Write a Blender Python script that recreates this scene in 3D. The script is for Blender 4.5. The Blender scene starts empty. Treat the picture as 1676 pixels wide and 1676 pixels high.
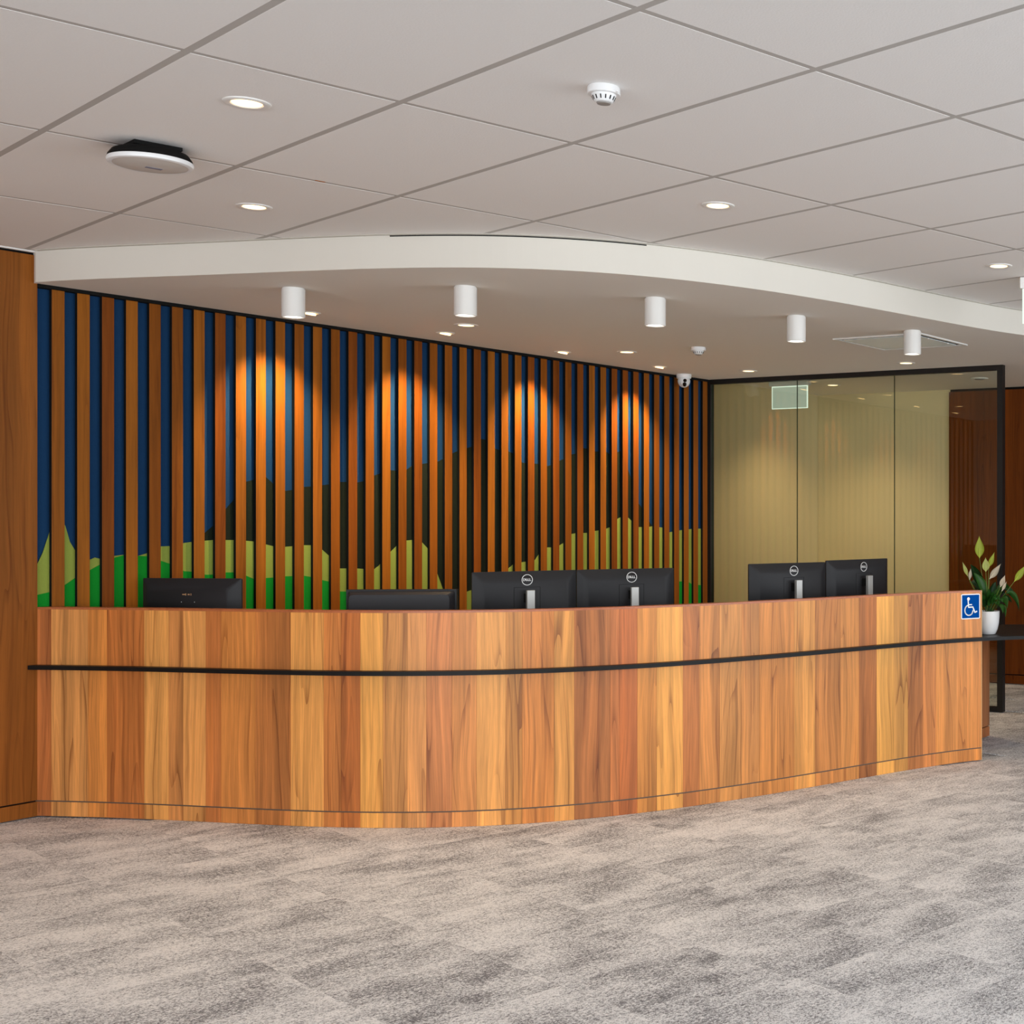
import bpy, bmesh, math, random
import numpy as np
from mathutils import Vector, Matrix

random.seed(7)
SC = bpy.context.scene
COL = SC.collection
PI = math.pi

# ------------------------------------------------------------------ camera
EYE = 1.4328
cam = bpy.data.cameras.new('camera')
cam.sensor_width = 36.0
cam.lens = 2245.2 / 1676 * 36.0
cam.shift_x = (838 - 1622.06) / 1676
cam.shift_y = (845.97 - 838) / 1676
cam.clip_start = 0.05
cam.clip_end = 100
co = bpy.data.objects.new('camera', cam)
COL.objects.link(co)
co.location = (0, 0, EYE)
co.rotation_euler = (PI / 2, 0, 0)
SC.camera = co

# ------------------------------------------------------------------ world, exposure
SC.view_settings.view_transform = 'Standard'
SC.view_settings.look = 'None'
SC.view_settings.gamma = 1.0
SC.view_settings.use_curve_mapping = False
SC.view_settings.exposure = 0.0
wd = bpy.data.worlds.new('world')
SC.world = wd
wd.use_nodes = True
wd.node_tree.nodes['Background'].inputs[0].default_value = (0.80, 0.90, 1.0, 1)
wd.node_tree.nodes['Background'].inputs[1].default_value = 0.6


def area(name, loc, target, sx, sy, power, color):
    l = bpy.data.lights.new(name, 'AREA')
    l.shape = 'RECTANGLE'; l.size = sx; l.size_y = sy
    l.energy = power; l.color = color
    o = bpy.data.objects.new(name, l)
    COL.objects.link(o)
    o.location = loc
    d = Vector(target) - Vector(loc)
    o.rotation_euler = d.to_track_quat('-Z', 'Y').to_euler()
    return o


# daylight entering through the window walls behind and to the right of the viewer
area('daylight_window_rear', (-1.5, -5.9, 1.45), (-1.5, 6, 1.2), 12.0, 2.3, 630, (0.92, 0.965, 1.0))
area('daylight_window_right', (6.4, 2.5, 1.45), (-4, 4.5, 1.3), 9.0, 2.3, 330, (0.90, 0.955, 1.0))

# ------------------------------------------------------------------ helpers
def lin(c):
    return tuple((x / 12.92 if x <= 0.04045 else ((x + 0.055) / 1.055) ** 2.4) for x in [v / 255.0 for v in c])


def V2(x, y):
    return Vector((x, y))


def mesh_obj(name, verts, faces, mats, parent=None, uvs=None, mat_idx=None, smooth=False):
    me = bpy.data.meshes.new(name)
    me.from_pydata([tuple(v) for v in verts], [], faces)
    me.validate()
    if not isinstance(mats, (list, tuple)):
        mats = [mats]
    for m in mats:
        me.materials.append(m)
    if mat_idx:
        for p, i in zip(me.polygons, mat_idx):
            p.material_index = i
    if uvs:
        ul = me.uv_layers.new(name='UVMap')
        for p in me.polygons:
            for li in p.loop_indices:
                ul.data[li].uv = uvs[me.loops[li].vertex_index]
    if smooth:
        for p in me.polygons:
            p.use_smooth = True
    me.update()
    o = bpy.data.objects.new(name, me)
    COL.objects.link(o)
    if parent:
        o.parent = parent
    return o


def bm_obj(name, bm, mats, parent=None, smooth=False, recalc=True):
    if recalc:
        bmesh.ops.recalc_face_normals(bm, faces=bm.faces)
    me = bpy.data.meshes.new(name)
    bm.to_mesh(me); bm.free()
    if not isinstance(mats, (list, tuple)):
        mats = [mats]
    for m in mats:
        me.materials.append(m)
    if smooth:
        for p in me.polygons:
            p.use_smooth = True
    o = bpy.data.objects.new(name, me)
    COL.objects.link(o)
    if parent:
        o.parent = parent
    return o


def bm_box(bm, c, s, M=None, bevel=0.0):
    """box centred at c with size s"""
    r = bmesh.ops.create_cube(bm, size=1.0)
    vs = r['verts']
    for v in vs:
        v.co = Vector((v.co.x * s[0] + c[0], v.co.y * s[1] + c[1], v.co.z * s[2] + c[2]))
    if bevel > 0:
        es = list({e for v in vs for e in v.link_edges})
        rr = bmesh.ops.bevel(bm, geom=es, offset=bevel, segments=2, affect='EDGES', profile=0.5)
        vs = list({v for f in rr['faces'] for v in f.verts} | {v for v in vs if v.is_valid})
    if M is not None:
        bmesh.ops.transform(bm, matrix=M, verts=vs)
    return vs


def box(name, c, s, mat, parent=None, M=None, bevel=0.0):
    bm = bmesh.new()
    bm_box(bm, c, s, M, bevel)
    return bm_obj(name, bm, mat, parent)


def bar(name, p0, p1, w, z0, z1, mat, parent=None, bevel=0.0):
    """box whose plan centre line runs p0-p1"""
    p0 = Vector(p0); p1 = Vector(p1)
    d = p1 - p0; L = d.length; a = math.atan2(d.y, d.x)
    c = (p0 + p1) / 2
    M = Matrix.Translation((c.x, c.y, (z0 + z1) / 2)) @ Matrix.Rotation(a, 4, 'Z')
    return box(name, (0, 0, 0), (L, w, z1 - z0), mat, parent, M, bevel)


def prism(name, poly, z0, z1, mat, parent=None):
    n = len(poly)
    vs = [(p[0], p[1], z0) for p in poly] + [(p[0], p[1], z1) for p in poly]
    fs = [tuple(range(n))[::-1], tuple(range(n, 2 * n))]
    fs += [(i, (i + 1) % n, n + (i + 1) % n, n + i) for i in range(n)]
    bm = bmesh.new()
    bv = [bm.verts.new(v) for v in vs]
    for f in fs:
        bm.faces.new([bv[i] for i in f])
    big = [f for f in bm.faces if len(f.verts) > 4]
    if big:
        bmesh.ops.triangulate(bm, faces=big)
    return bm_obj(name, bm, mat, parent)


def lathe(name, prof, mat, parent=None, loc=(0, 0, 0), seg=40, smooth=True, M=None):
    """prof: list of (radius, z); closed with caps where radius is 0"""
    bm = bmesh.new()
    rings = []
    for r, z in prof:
        if r < 1e-6:
            rings.append([bm.verts.new((0, 0, z))])
        else:
            rings.append([bm.verts.new((r * math.cos(2 * PI * k / seg), r * math.sin(2 * PI * k / seg), z)) for k in range(seg)])
    for a, b in zip(rings[:-1], rings[1:]):
        for k in range(seg):
            k2 = (k + 1) % seg
            va = [a[0]] if len(a) == 1 else [a[k], a[k2]]
            vb = [b[0]] if len(b) == 1 else [b[k2], b[k]]
            if len(va) + len(vb) >= 3:
                bm.faces.new(va + vb)
    if M is not None:
        bmesh.ops.transform(bm, matrix=M, verts=bm.verts)
    o = bm_obj(name, bm, mat, parent, smooth)
    if smooth:
        for p in o.data.polygons:
            p.use_smooth = True
        try:
            o.data.set_sharp_from_angle(angle=math.radians(35))
        except Exception:
            pass
    o.location = loc
    return o


def empty(name, label, cat, loc=(0, 0, 0), rz=0.0, group=None):
    o = bpy.data.objects.new(name, None)
    COL.objects.link(o)
    o.empty_display_size = 0.05
    o.location = loc; o.rotation_euler = (0, 0, rz)
    o['label'] = label; o['category'] = cat
    if group:
        o['group'] = group
    return o


def struct(o):
    o['kind'] = 'structure'
    return o


def copy_tree(o, parent=None):
    c = o.copy(); COL.objects.link(c)
    if parent:
        c.parent = parent
    for ch in list(o.children):
        copy_tree(ch, c)
    return c


def clip(poly, p, n):
    """keep the part of poly on the side where (q-p).n >= 0"""
    out = []
    for i in range(len(poly)):
        a, b = poly[i], poly[(i + 1) % len(poly)]
        da, db = (a - p).dot(n), (b - p).dot(n)
        if da >= 0:
            out.append(a)
        if da * db < 0:
            out.append(a + (b - a) * (da / (da - db)))
    return out


# ------------------------------------------------------------------ materials
def new_mat(name):
    m = bpy.data.materials.new(name); m.use_nodes = True
    nt = m.node_tree
    b = nt.nodes['Principled BSDF']
    return m, nt, b


def plain(name, rgb, rough=0.6, metal=0.0, spec=0.5, bump=0.0, bscale=400, coat=0.0, var=0.0):
    m, nt, b = new_mat(name)
    b.inputs['Base Color'].default_value = (*lin(rgb), 1)
    b.inputs['Roughness'].default_value = rough
    b.inputs['Metallic'].default_value = metal
    b.inputs['Specular IOR Level'].default_value = spec
    b.inputs['Coat Weight'].default_value = coat
    tc = nt.nodes.new('ShaderNodeTexCoord')
    nz = nt.nodes.new('ShaderNodeTexNoise')
    nz.inputs['Scale'].default_value = bscale
    nt.links.new(tc.outputs['Object'], nz.inputs['Vector'])
    if bump > 0:
        bp = nt.nodes.new('ShaderNodeBump'); bp.inputs['Strength'].default_value = bump
        bp.inputs['Distance'].default_value = 0.002
        nt.links.new(nz.outputs['Fac'], bp.inputs['Height'])
        nt.links.new(bp.outputs['Normal'], b.inputs['Normal'])
    if var > 0:
        mx = nt.nodes.new('ShaderNodeMix'); mx.data_type = 'RGBA'
        c = lin(rgb)
        mx.inputs[6].default_value = (*[x * (1 - var) for x in c], 1)
        mx.inputs[7].default_value = (*[min(1, x * (1 + var)) for x in c], 1)
        nt.links.new(nz.outputs['Fac'], mx.inputs[0])
        nt.links.new(mx.outputs[2], b.inputs['Base Color'])
    return m


def emit(name, rgb, strength):
    m = bpy.data.materials.new(name); m.use_nodes = True
    nt = m.node_tree
    nt.nodes.remove(nt.nodes['Principled BSDF'])
    e = nt.nodes.new('ShaderNodeEmission')
    e.inputs[0].default_value = (*lin(rgb), 1); e.inputs[1].default_value = strength
    nt.links.new(e.outputs[0], nt.nodes['Material Output'].inputs[0])
    return m


def math_node(nt, op, a, b=None, c=None):
    n = nt.nodes.new('ShaderNodeMath'); n.operation = op
    for i, x in enumerate((a, b, c)):
        if x is None:
            continue
        if isinstance(x, (int, float)):
            n.inputs[i].default_value = x
        else:
            nt.links.new(x, n.inputs[i])
    return n.outputs[0]


def wood(name, base, src='UV', rough=0.35, coat=0.15, tone_from_object=False, fine=1.0, contrast=1.0, spec=0.5, veins=0.0):
    """vertical-grain timber. base: sRGB tone (or Object colour). UV in metres, v = up"""
    m, nt, b = new_mat(name)
    L = nt.links.new
    tc = nt.nodes.new('ShaderNodeTexCoord')
    oi = nt.nodes.new('ShaderNodeObjectInfo')
    off = nt.nodes.new('ShaderNodeVectorMath'); off.operation = 'SCALE'
    off.inputs[0].default_value = (3.1, 7.7, 5.3)
    L(math_node(nt, 'MULTIPLY', oi.outputs['Random'], 40.0), off.inputs['Scale'])
    add = nt.nodes.new('ShaderNodeVectorMath'); add.operation = 'ADD'
    L(tc.outputs[src], add.inputs[0]); L(off.outputs[0], add.inputs[1])

    # slow warp so that grain lines wander and make flames
    def mapped(sx, sy, sz=1.0):
        mp = nt.nodes.new('ShaderNodeMapping')
        mp.inputs['Scale'].default_value = (sx, sy, sz)
        return mp
    up = (1, 0) if src == 'UV' else None
    mpw = mapped(3.0, 0.9, 3.0) if src == 'UV' else mapped(3.0, 3.0, 0.9)
    L(add.outputs[0], mpw.inputs[0])
    nw = nt.nodes.new('ShaderNodeTexNoise'); nw.inputs['Scale'].default_value = 1.0
    nw.inputs['Detail'].default_value = 2.0
    L(mpw.outputs[0], nw.inputs['Vector'])
    sub = nt.nodes.new('ShaderNodeVectorMath'); sub.operation = 'MULTIPLY_ADD'
    L(nw.outputs['Color'], sub.inputs[0])
    sub.inputs[1].default_value = (0.09, 0.0, 0.0) if src == 'UV' else (0.06, 0.06, 0.0)
    L(add.outputs[0], sub.inputs[2])

    def grain(sx, sz, detail, rough_):
        mp = mapped(sx, sz, 1.0) if src == 'UV' else mapped(sx, sx, sz)
        L(sub.outputs[0], mp.inputs[0])
        n = nt.nodes.new('ShaderNodeTexNoise')
        n.inputs['Scale'].default_value = 1.0; n.inputs['Detail'].default_value = detail
        n.inputs['Roughness'].default_value = rough_
        L(mp.outputs[0], n.inputs['Vector'])
        return n.outputs['Fac']
    g1 = grain(16 * fine, 0.5, 3, 0.55)       # broad bands
    g2 = grain(75 * fine, 1.4, 5, 0.65)       # fibres
    g3 = grain(260 * fine, 7.0, 2, 0.6)       # pores
    g4 = grain(26 * fine, 0.35, 4, 0.6)       # dark streaks
    # tone multiplier
    r1 = nt.nodes.new('ShaderNodeMapRange'); L(g1, r1.inputs[0])
    r1.inputs[1].default_value = 0.3; r1.inputs[2].default_value = 0.7
    r1.inputs[3].default_value = 1 - 0.22 * contrast; r1.inputs[4].default_value = 1 + 0.20 * contrast
    r2 = nt.nodes.new('ShaderNodeMapRange'); L(g2, r2.inputs[0])
    r2.inputs[1].default_value = 0.3; r2.inputs[2].default_value = 0.7
    r2.inputs[3].default_value = 1 - 0.20 * contrast; r2.inputs[4].default_value = 1 + 0.14 * contrast
    r3 = nt.nodes.new('ShaderNodeMapRange'); L(g3, r3.inputs[0])
    r3.inputs[1].default_value = 0.25; r3.inputs[2].default_value = 0.55
    r3.inputs[3].default_value = 1 - 0.10 * contrast; r3.inputs[4].default_value = 1.03
    r4 = nt.nodes.new('ShaderNodeMapRange'); L(g4, r4.inputs[0])
    r4.inputs[1].default_value = 0.60; r4.inputs[2].default_value = 0.70
    r4.inputs[3].default_value = 0.0; r4.inputs[4].default_value = 0.55 * min(contrast, 1.2)
    mul = math_node(nt, 'MULTIPLY', math_node(nt, 'MULTIPLY', r1.outputs[0], r2.outputs[0]), r3.outputs[0])
    col = nt.nodes.new('ShaderNodeVectorMath'); col.operation = 'SCALE'
    if tone_from_object:
        L(oi.outputs['Color'], col.inputs[0])
    else:
        col.inputs[0].default_value = lin(base)
    L(mul, col.inputs['Scale'])
    # dark streaks shift towards red-brown
    mx = nt.nodes.new('ShaderNodeMix'); mx.data_type = 'RGBA'; mx.blend_type = 'MULTIPLY'
    L(r4.outputs[0], mx.inputs[0]); L(col.outputs[0], mx.inputs[6])
    mx.inputs[7].default_value = (0.42, 0.28, 0.22, 1)
    # thin wandering growth lines
    g5 = grain(7.5 * fine, 0.42, 2, 0.45)
    frac = math_node(nt, 'FRACT', math_node(nt, 'MULTIPLY', g5, 9.0))
    rv = nt.nodes.new('ShaderNodeMapRange'); L(frac, rv.inputs[0])
    rv.inputs[1].default_value = 0.80; rv.inputs[2].default_value = 1.0
    rv.inputs[3].default_value = 0.0; rv.inputs[4].default_value = 1.0
    msk = nt.nodes.new('ShaderNodeMapRange'); L(g1, msk.inputs[0])
    msk.inputs[1].default_value = 0.40; msk.inputs[2].default_value = 0.56
    msk.inputs[3].default_value = veins; msk.inputs[4].default_value = veins * 0.15
    mv = nt.nodes.new('ShaderNodeMix'); mv.data_type = 'RGBA'; mv.blend_type = 'MULTIPLY'
    L(math_node(nt, 'MULTIPLY', rv.outputs[0], msk.outputs[0]), mv.inputs[0])
    L(mx.outputs[2], mv.inputs[6]); mv.inputs[7].default_value = (0.45, 0.33, 0.25, 1)
    mx = mv
    # honey streaks
    hs = nt.nodes.new('ShaderNodeMapRange'); L(g1, hs.inputs[0])
    hs.inputs[1].default_value = 0.58; hs.inputs[2].default_value = 0.72
    hs.inputs[3].default_value = 0.0; hs.inputs[4].default_value = 0.35
    mx2 = nt.nodes.new('ShaderNodeMix'); mx2.data_type = 'RGBA'; mx2.blend_type = 'MULTIPLY'
    L(hs.outputs[0], mx2.inputs[0]); L(mx.outputs[2], mx2.inputs[6])
    mx2.inputs[7].default_value = (1.15, 1.05, 0.75, 1)
    L(mx2.outputs[2], b.inputs['Base Color'])
    b.inputs['Roughness'].default_value = rough
    b.inputs['Coat Weight'].default_value = coat
    b.inputs['Specular IOR Level'].default_value = spec
    b.inputs['Coat Roughness'].default_value = 0.25
    bp = nt.nodes.new('ShaderNodeBump'); bp.inputs['Strength'].default_value = 0.12
    bp.inputs['Distance'].default_value = 0.001
    L(g2, bp.inputs['Height']); L(bp.outputs['Normal'], b.inputs['Normal'])
    return m


def carpet(name):
    m, nt, b = new_mat(name)
    L = nt.links.new
    tc = nt.nodes.new('ShaderNodeTexCoord')
    oi = nt.nodes.new('ShaderNodeObjectInfo')
    off = nt.nodes.new('ShaderNodeVectorMath'); off.operation = 'SCALE'
    off.inputs[0].default_value = (11.0, 17.0, 0.0)
    L(oi.outputs['Random'], off.inputs['Scale'])
    sc = nt.nodes.new('ShaderNodeVectorMath'); sc.operation = 'MULTIPLY_ADD'
    L(tc.outputs['Object'], sc.inputs[0])
    sc.inputs[1].default_value = (1, 1, 1)
    L(off.outputs[0], sc.inputs[2])

    def nz(sx, sy, detail, rough=0.6, src=sc.outputs[0]):
        mp = nt.nodes.new('ShaderNodeMapping'); mp.inputs['Scale'].default_value = (sx, sy, 1)
        L(src, mp.inputs[0])
        n = nt.nodes.new('ShaderNodeTexNoise'); n.inputs['Scale'].default_value = 1
        n.inputs['Detail'].default_value = detail; n.inputs['Roughness'].default_value = rough
        L(mp.outputs[0], n.inputs['Vector'])
        return n.outputs['Fac']
    big = nz(2.5, 3.9, 4, 0.62)
    mid = nz(10, 20, 5, 0.68)
    fine = nz(170, 260, 2, 0.7, tc.outputs['Object'])
    fib = nz(70, 100, 3, 0.7, tc.outputs['Object'])
    r = nt.nodes.new('ShaderNodeMapRange'); L(big, r.inputs[0])
    r.inputs[1].default_value = 0.24; r.inputs[2].default_value = 0.68
    a = math_node(nt, 'MULTIPLY', math_node(nt, 'SUBTRACT', mid, 0.5), 1.3)
    a = math_node(nt, 'ADD', r.outputs[0], a)
    f2 = math_node(nt, 'MULTIPLY', math_node(nt, 'SUBTRACT', fine, 0.5), 3.2)
    f3 = math_node(nt, 'MULTIPLY', math_node(nt, 'SUBTRACT', fib, 0.5), 3.2)
    a = math_node(nt, 'ADD', math_node(nt, 'ADD', a, f2), f3)
    a = math_node(nt, 'ADD', a, math_node(nt, 'MULTIPLY', math_node(nt, 'SUBTRACT', math_node(nt, 'FRACT', math_node(nt, 'MULTIPLY', oi.outputs['Random'], 7.3)), 0.5), 0.20))
    cr = nt.nodes.new('ShaderNodeValToRGB'); L(a, cr.inputs[0])
    e = cr.color_ramp.elements
    e[0].position = 0.0; e[0].color = (*lin((124, 123, 126)), 1)
    e[1].position = 1.0; e[1].color = (*lin((250, 250, 251)), 1)
    k = e.new(0.5); k.color = (*lin((212, 213, 216)), 1)
    L(cr.outputs[0], b.inputs['Base Color'])
    b.inputs['Roughness'].default_value = 0.95
    b.inputs['Specular IOR Level'].default_value = 0.15
    bp = nt.nodes.new('ShaderNodeBump'); bp.inputs['Strength'].default_value = 0.7
    bp.inputs['Distance'].default_value = 0.004
    L(math_node(nt, 'ADD', fine, fib), bp.inputs['Height']); L(bp.outputs['Normal'], b.inputs['Normal'])
    return m


def felt(name, rgb):
    return plain(name, rgb, rough=0.95, spec=0.15, bump=0.5, bscale=350, var=0.12)


def glass_mat(name, tint, refl=0.9):
    m = bpy.data.materials.new(name); m.use_nodes = True
    nt = m.node_tree
    nt.nodes.remove(nt.nodes['Principled BSDF'])
    t = nt.nodes.new('ShaderNodeBsdfTransparent'); t.inputs[0].default_value = (*tint, 1)
    g = nt.nodes.new('ShaderNodeBsdfGlossy'); g.inputs['Roughness'].default_value = 0.0
    g.inputs[0].default_value = (refl, refl, refl, 1)
    fr = nt.nodes.new('ShaderNodeFresnel'); fr.inputs[0].default_value = 1.5
    mx = nt.nodes.new('ShaderNodeMixShader')
    nt.links.new(fr.outputs[0], mx.inputs[0])
    nt.links.new(t.outputs[0], mx.inputs[1]); nt.links.new(g.outputs[0], mx.inputs[2])
    nt.links.new(mx.outputs[0], nt.nodes['Material Output'].inputs[0])
    return m


M_TILE = plain('ceiling_tile_board', (238, 235, 232), 0.9, spec=0.2, bump=0.25, bscale=160, var=0.03)
M_GRID = plain('ceiling_grid_metal', (186, 181, 176), 0.7, spec=0.2)
M_SOFFIT = plain('soffit_paint', (236, 230, 222), 0.85, spec=0.2, bump=0.05)
M_FASCIA = plain('fascia_paint', (224, 219, 209), 0.8, spec=0.2)
M_PLASTER = plain('beige_plaster', (224, 206, 166), 0.85, spec=0.2, bump=0.1)
M_WHITEWALL = plain('white_plaster', (225, 222, 215), 0.9, spec=0.2, bump=0.1)
M_BLACK = plain('black_metal', (18, 17, 17), 0.4, spec=0.5)
M_BLACKMATT = plain('black_matt_paint', (14, 13, 12), 0.8, spec=0.2)
M_LEDGE = plain('black_laminate', (14, 14, 14), 0.45, spec=0.25)
M_WHITE = plain('white_powdercoat', (232, 230, 226), 0.45)
M_WHITEPLASTIC = plain('white_plastic', (236, 236, 236), 0.35)
M_GREYPLASTIC = plain('grey_plastic', (150, 146, 142), 0.4)
M_DARKPLASTIC = plain('black_plastic', (36, 36, 39), 0.5, spec=0.3, bump=0.05, bscale=900)
M_DARKPLASTIC2 = plain('charcoal_plastic', (42, 41, 45), 0.45, spec=0.35)
M_SCREEN = plain('screen_glass', (8, 8, 10), 0.1)
M_SILVER = plain('brushed_aluminium', (188, 187, 184), 0.45, metal=0.5)
M_LOGO = plain('logo_silver', (225, 225, 225), 0.4)
M_CARPET = carpet('carpet_tile_pile')
M_BOARD = wood('veneer_boards', (190, 130, 75), 'UV', 0.42, 0.10, tone_from_object=True, contrast=1.35, spec=0.4, veins=0.85)
M_PANEL = wood('dark_timber_panel', (140, 82, 30), 'UV', 0.5, 0.0, contrast=0.9, spec=0.12, veins=0.6)
M_PANEL2 = wood('red_timber_panel', (108, 54, 16), 'UV', 0.5, 0.0, contrast=1.0, spec=0.12, veins=0.6)
M_SLAT = wood('slat_timber', (190, 112, 58), 'Object', 0.5, 0.0, contrast=0.9, tone_from_object=True, spec=0.12, veins=0.3)
M_CAP = wood('cap_timber', (176, 100, 60), 'Object', 0.35, 0.1, contrast=0.5)
M_SKY = felt('blue_felt', (24, 60, 98))
M_DARKFELT = felt('dark_felt', (30, 36, 26))
M_OLIVE = felt('olive_felt', (148, 162, 72))
M_GREEN = felt('green_felt', (20, 142, 42))
M_GLASS = glass_mat('partition_glass', (0.90, 0.93, 0.88))
M_GLASSEDGE = plain('glass_edge', (60, 74, 56), 0.8, spec=0.1)
M_WARM = emit('warm_lamp_lens', (255, 206, 140), 6.0)
M_COOL = emit('white_lamp_lens', (255, 246, 235), 3.0)
M_SIGNBLUE = plain('sign_blue', (0, 72, 152), 0.7, spec=0.03)
M_SIGNWHITE = plain('sign_white', (240, 243, 245), 0.5)
M_POT = plain('white_ceramic', (232, 232, 232), 0.25, coat=0.3)
M_SOIL = plain('potting_soil', (50, 36, 26), 0.95, bump=0.6, bscale=200)
M_LEAF = plain('leaf_green', (52, 104, 36), 0.35, bump=0.2, bscale=60, var=0.25)
M_LEAF2 = plain('leaf_green_dark', (34, 74, 30), 0.4, bump=0.2, bscale=60, var=0.25)
M_STEM = plain('flower_stem', (110, 130, 50), 0.5)
M_SPATHE_G = plain('spathe_lime', (186, 200, 70), 0.5, var=0.08, bscale=60)
M_SPATHE_W = plain('spathe_cream', (226, 214, 190), 0.5, var=0.05, bscale=60)
M_SPATHE_Y = plain('spathe_pale_green', (200, 208, 120), 0.5, var=0.08, bscale=60)
M_ACRYLIC = bpy.data.materials.new('edge_lit_acrylic')
M_ACRYLIC.use_nodes = True
_b = M_ACRYLIC.node_tree.nodes['Principled BSDF']
_b.inputs['Base Color'].default_value = (*lin((205, 212, 200)), 1)
_b.inputs['Roughness'].default_value = 0.2
_b.inputs['Emission Color'].default_value = (*lin((210, 225, 210)), 1)
_b.inputs['Emission Strength'].default_value = 0.36
M_EDGEGLOW = emit('sign_edge_glow', (240, 255, 240), 1.1)
M_HATCHPANEL = plain('hatch_panel', (238, 246, 246), 0.4)
M_BRASS = plain('brass_mark', (190, 150, 110), 0.4, metal=0.4)

# ------------------------------------------------------------------ key geometry (metres)
A = V2(-4.569, 6.572)            # corner where the wood wall meets the counter / slat wall
W = V2(0.4411, 0.8974).normalized()
N = V2(W.y, -W.x)                # wall normal, into the room
B = V2(-2.295, 11.199)           # far end of the slat wall, start of the glass partition
G = V2(math.cos(math.radians(-25.05)), math.sin(math.radians(-25.05)))
GN = V2(-G.y, G.x)               # behind the glass
C = B + G * 2.637
Z_CEIL, Z_SOF = 2.70, 2.55
TH = 0.8764                      # ceiling grid rotation
GI = V2(math.cos(TH), math.sin(TH)); GJ = V2(-math.sin(TH), math.cos(TH))
G0 = V2(-1.6486, 2.5025)

_ctr = np.array([(-4.585, 6.584), (-4.441, 6.551), (-4.013, 6.491), (-3.645, 6.433), (-3.258, 6.382), (-2.883, 6.332),
                 (-2.591, 6.31), (-2.487, 6.316), (-2.195, 6.389), (-1.772, 6.586), (-1.455, 6.819), (-1.257, 6.993),
                 (-1.031, 7.188), (-0.813, 7.417), (-0.543, 7.686), (-0.302, 7.884), (-0.055, 8.098)])
_bhd = np.array([[-4.53, 6.522], [-4.137, 6.44], [-3.738, 6.347], [-3.369, 6.271], [-2.931, 6.197], [-2.668, 6.163],
                 [-2.37, 6.145], [-2.154, 6.168], [-2.015, 6.206], [-1.744, 6.295], [-1.527, 6.403], [-1.294, 6.574],
                 [-1.048, 6.854], [-0.718, 7.261], [-0.232, 7.899], [0.203, 8.435]])


class Curve:
    def __init__(self, pts, x0, x1, deg=5):
        c = np.polyfit(pts[:, 0], pts[:, 1], deg)
        self.X = np.linspace(x0, x1, 3000); self.Y = np.polyval(c, self.X)
        self.L = np.concatenate([[0], np.cumsum(np.hypot(np.diff(self.X), np.diff(self.Y)))])
        self.len = float(self.L[-1])

    def p(self, s):
        return V2(float(np.interp(s, self.L, self.X)), float(np.interp(s, self.L, self.Y)))

    def n(self, s):  # normal towards the public side (viewer)
        a = self.p(max(0, s - 0.01)); b = self.p(min(self.len, s + 0.01))
        d = (b - a).normalized()
        return V2(d.y, -d.x)

    def off(self, s, o):
        return self.p(s) + self.n(s) * o


CT = Curve(_ctr, -4.585, -0.055)
BH = Curve(_bhd, -4.53, 0.203)

# ------------------------------------------------------------------ floor
floor = struct(box('floor', (-1, 3.5, -0.056), (17, 21, 0.1), M_CARPET))
TS = 0.5
TJ = G0 * 0 + V2(-0.99, 4.58)
tile_me = None
count = 0
cand = []
for i in range(-22, 24):
    for j in range(-22, 24):
        c = TJ + GI * (i + 0.5) * TS + GJ * (j + 0.5) * TS
        if c.y < 3.3 or c.y > 11.4:
            continue
        u = c.x / c.y
        if u < -0.80 or u > 0.14:
            continue
        if (c - A).dot(N) < 0.36 and (c - A).dot(W) < 0.4:
            continue
        # in front of the counter, or right of its end
        if c.x < CT.X[-1]:
            yc = float(np.interp(c.x, CT.X, CT.Y))
            if c.y > yc + 0.25:
                continue
        elif (c.x < 0.0 and c.y > 8.4):
            continue
        cand.append((c, i, j))
cand.sort(key=lambda t: t[0].y)
bm = bmesh.new()
bm_box(bm, (0, 0, -0.003), (TS - 0.0003, TS - 0.0003, 0.006))
tile0 = bm_obj('carpet_tile', bm, M_CARPET, floor)
first = True
for c, i, j in cand[:290]:
    t = tile0 if first else tile0.copy()
    if not first:
        COL.objects.link(t)
    first = False
    t.parent = floor
    t.location = (c.x, c.y, 0)
    t.rotation_euler = (0, 0, TH + (PI if random.random() < 0.5 else 0))

# ------------------------------------------------------------------ ceiling
ceiling = struct(box('ceiling', (-1, 1.8, 2.79), (15.4, 16.8, 0.1), M_GRID))
k = 0
for i in range(-14, 16):
    for j in range(-9, 9):
        o0 = G0 + GI * i * 0.6 + GJ * j * 1.2
        c = o0 + GI * 0.3 + GJ * 0.6
        if c.y < 0.8 or c.y > 9.6 or c.x < -8.5 or c.x > 2.2:
            continue
        m = 0.012
        poly = [o0 + GI * a + GJ * b for a, b in ((m, m), (0.6 - m, m), (0.6 - m, 1.2 - m), (m, 1.2 - m))]
        poly = clip(poly, A + N * 0.012, N)
        # nothing visible above the bulkhead
        inside = []
        for q in poly:
            xx = min(max(q.x, -4.53), 0.203)
            yb = float(np.interp(xx, BH.X, BH.Y)) + (q.x - xx) * (1.2 if q.x > 0 else -0.25)
            inside.append(q.y > yb + 0.12)
        if len(poly) < 3 or all(inside):
            continue
        jit = random.uniform(-0.0002, 0.0002)
        prism('ceiling_tile', poly, Z_CEIL + jit, Z_CEIL + 0.03, M_TILE, ceiling)
        k += 1
# exposed T bars
wallp, walln = A + N * 0.005, N


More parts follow.
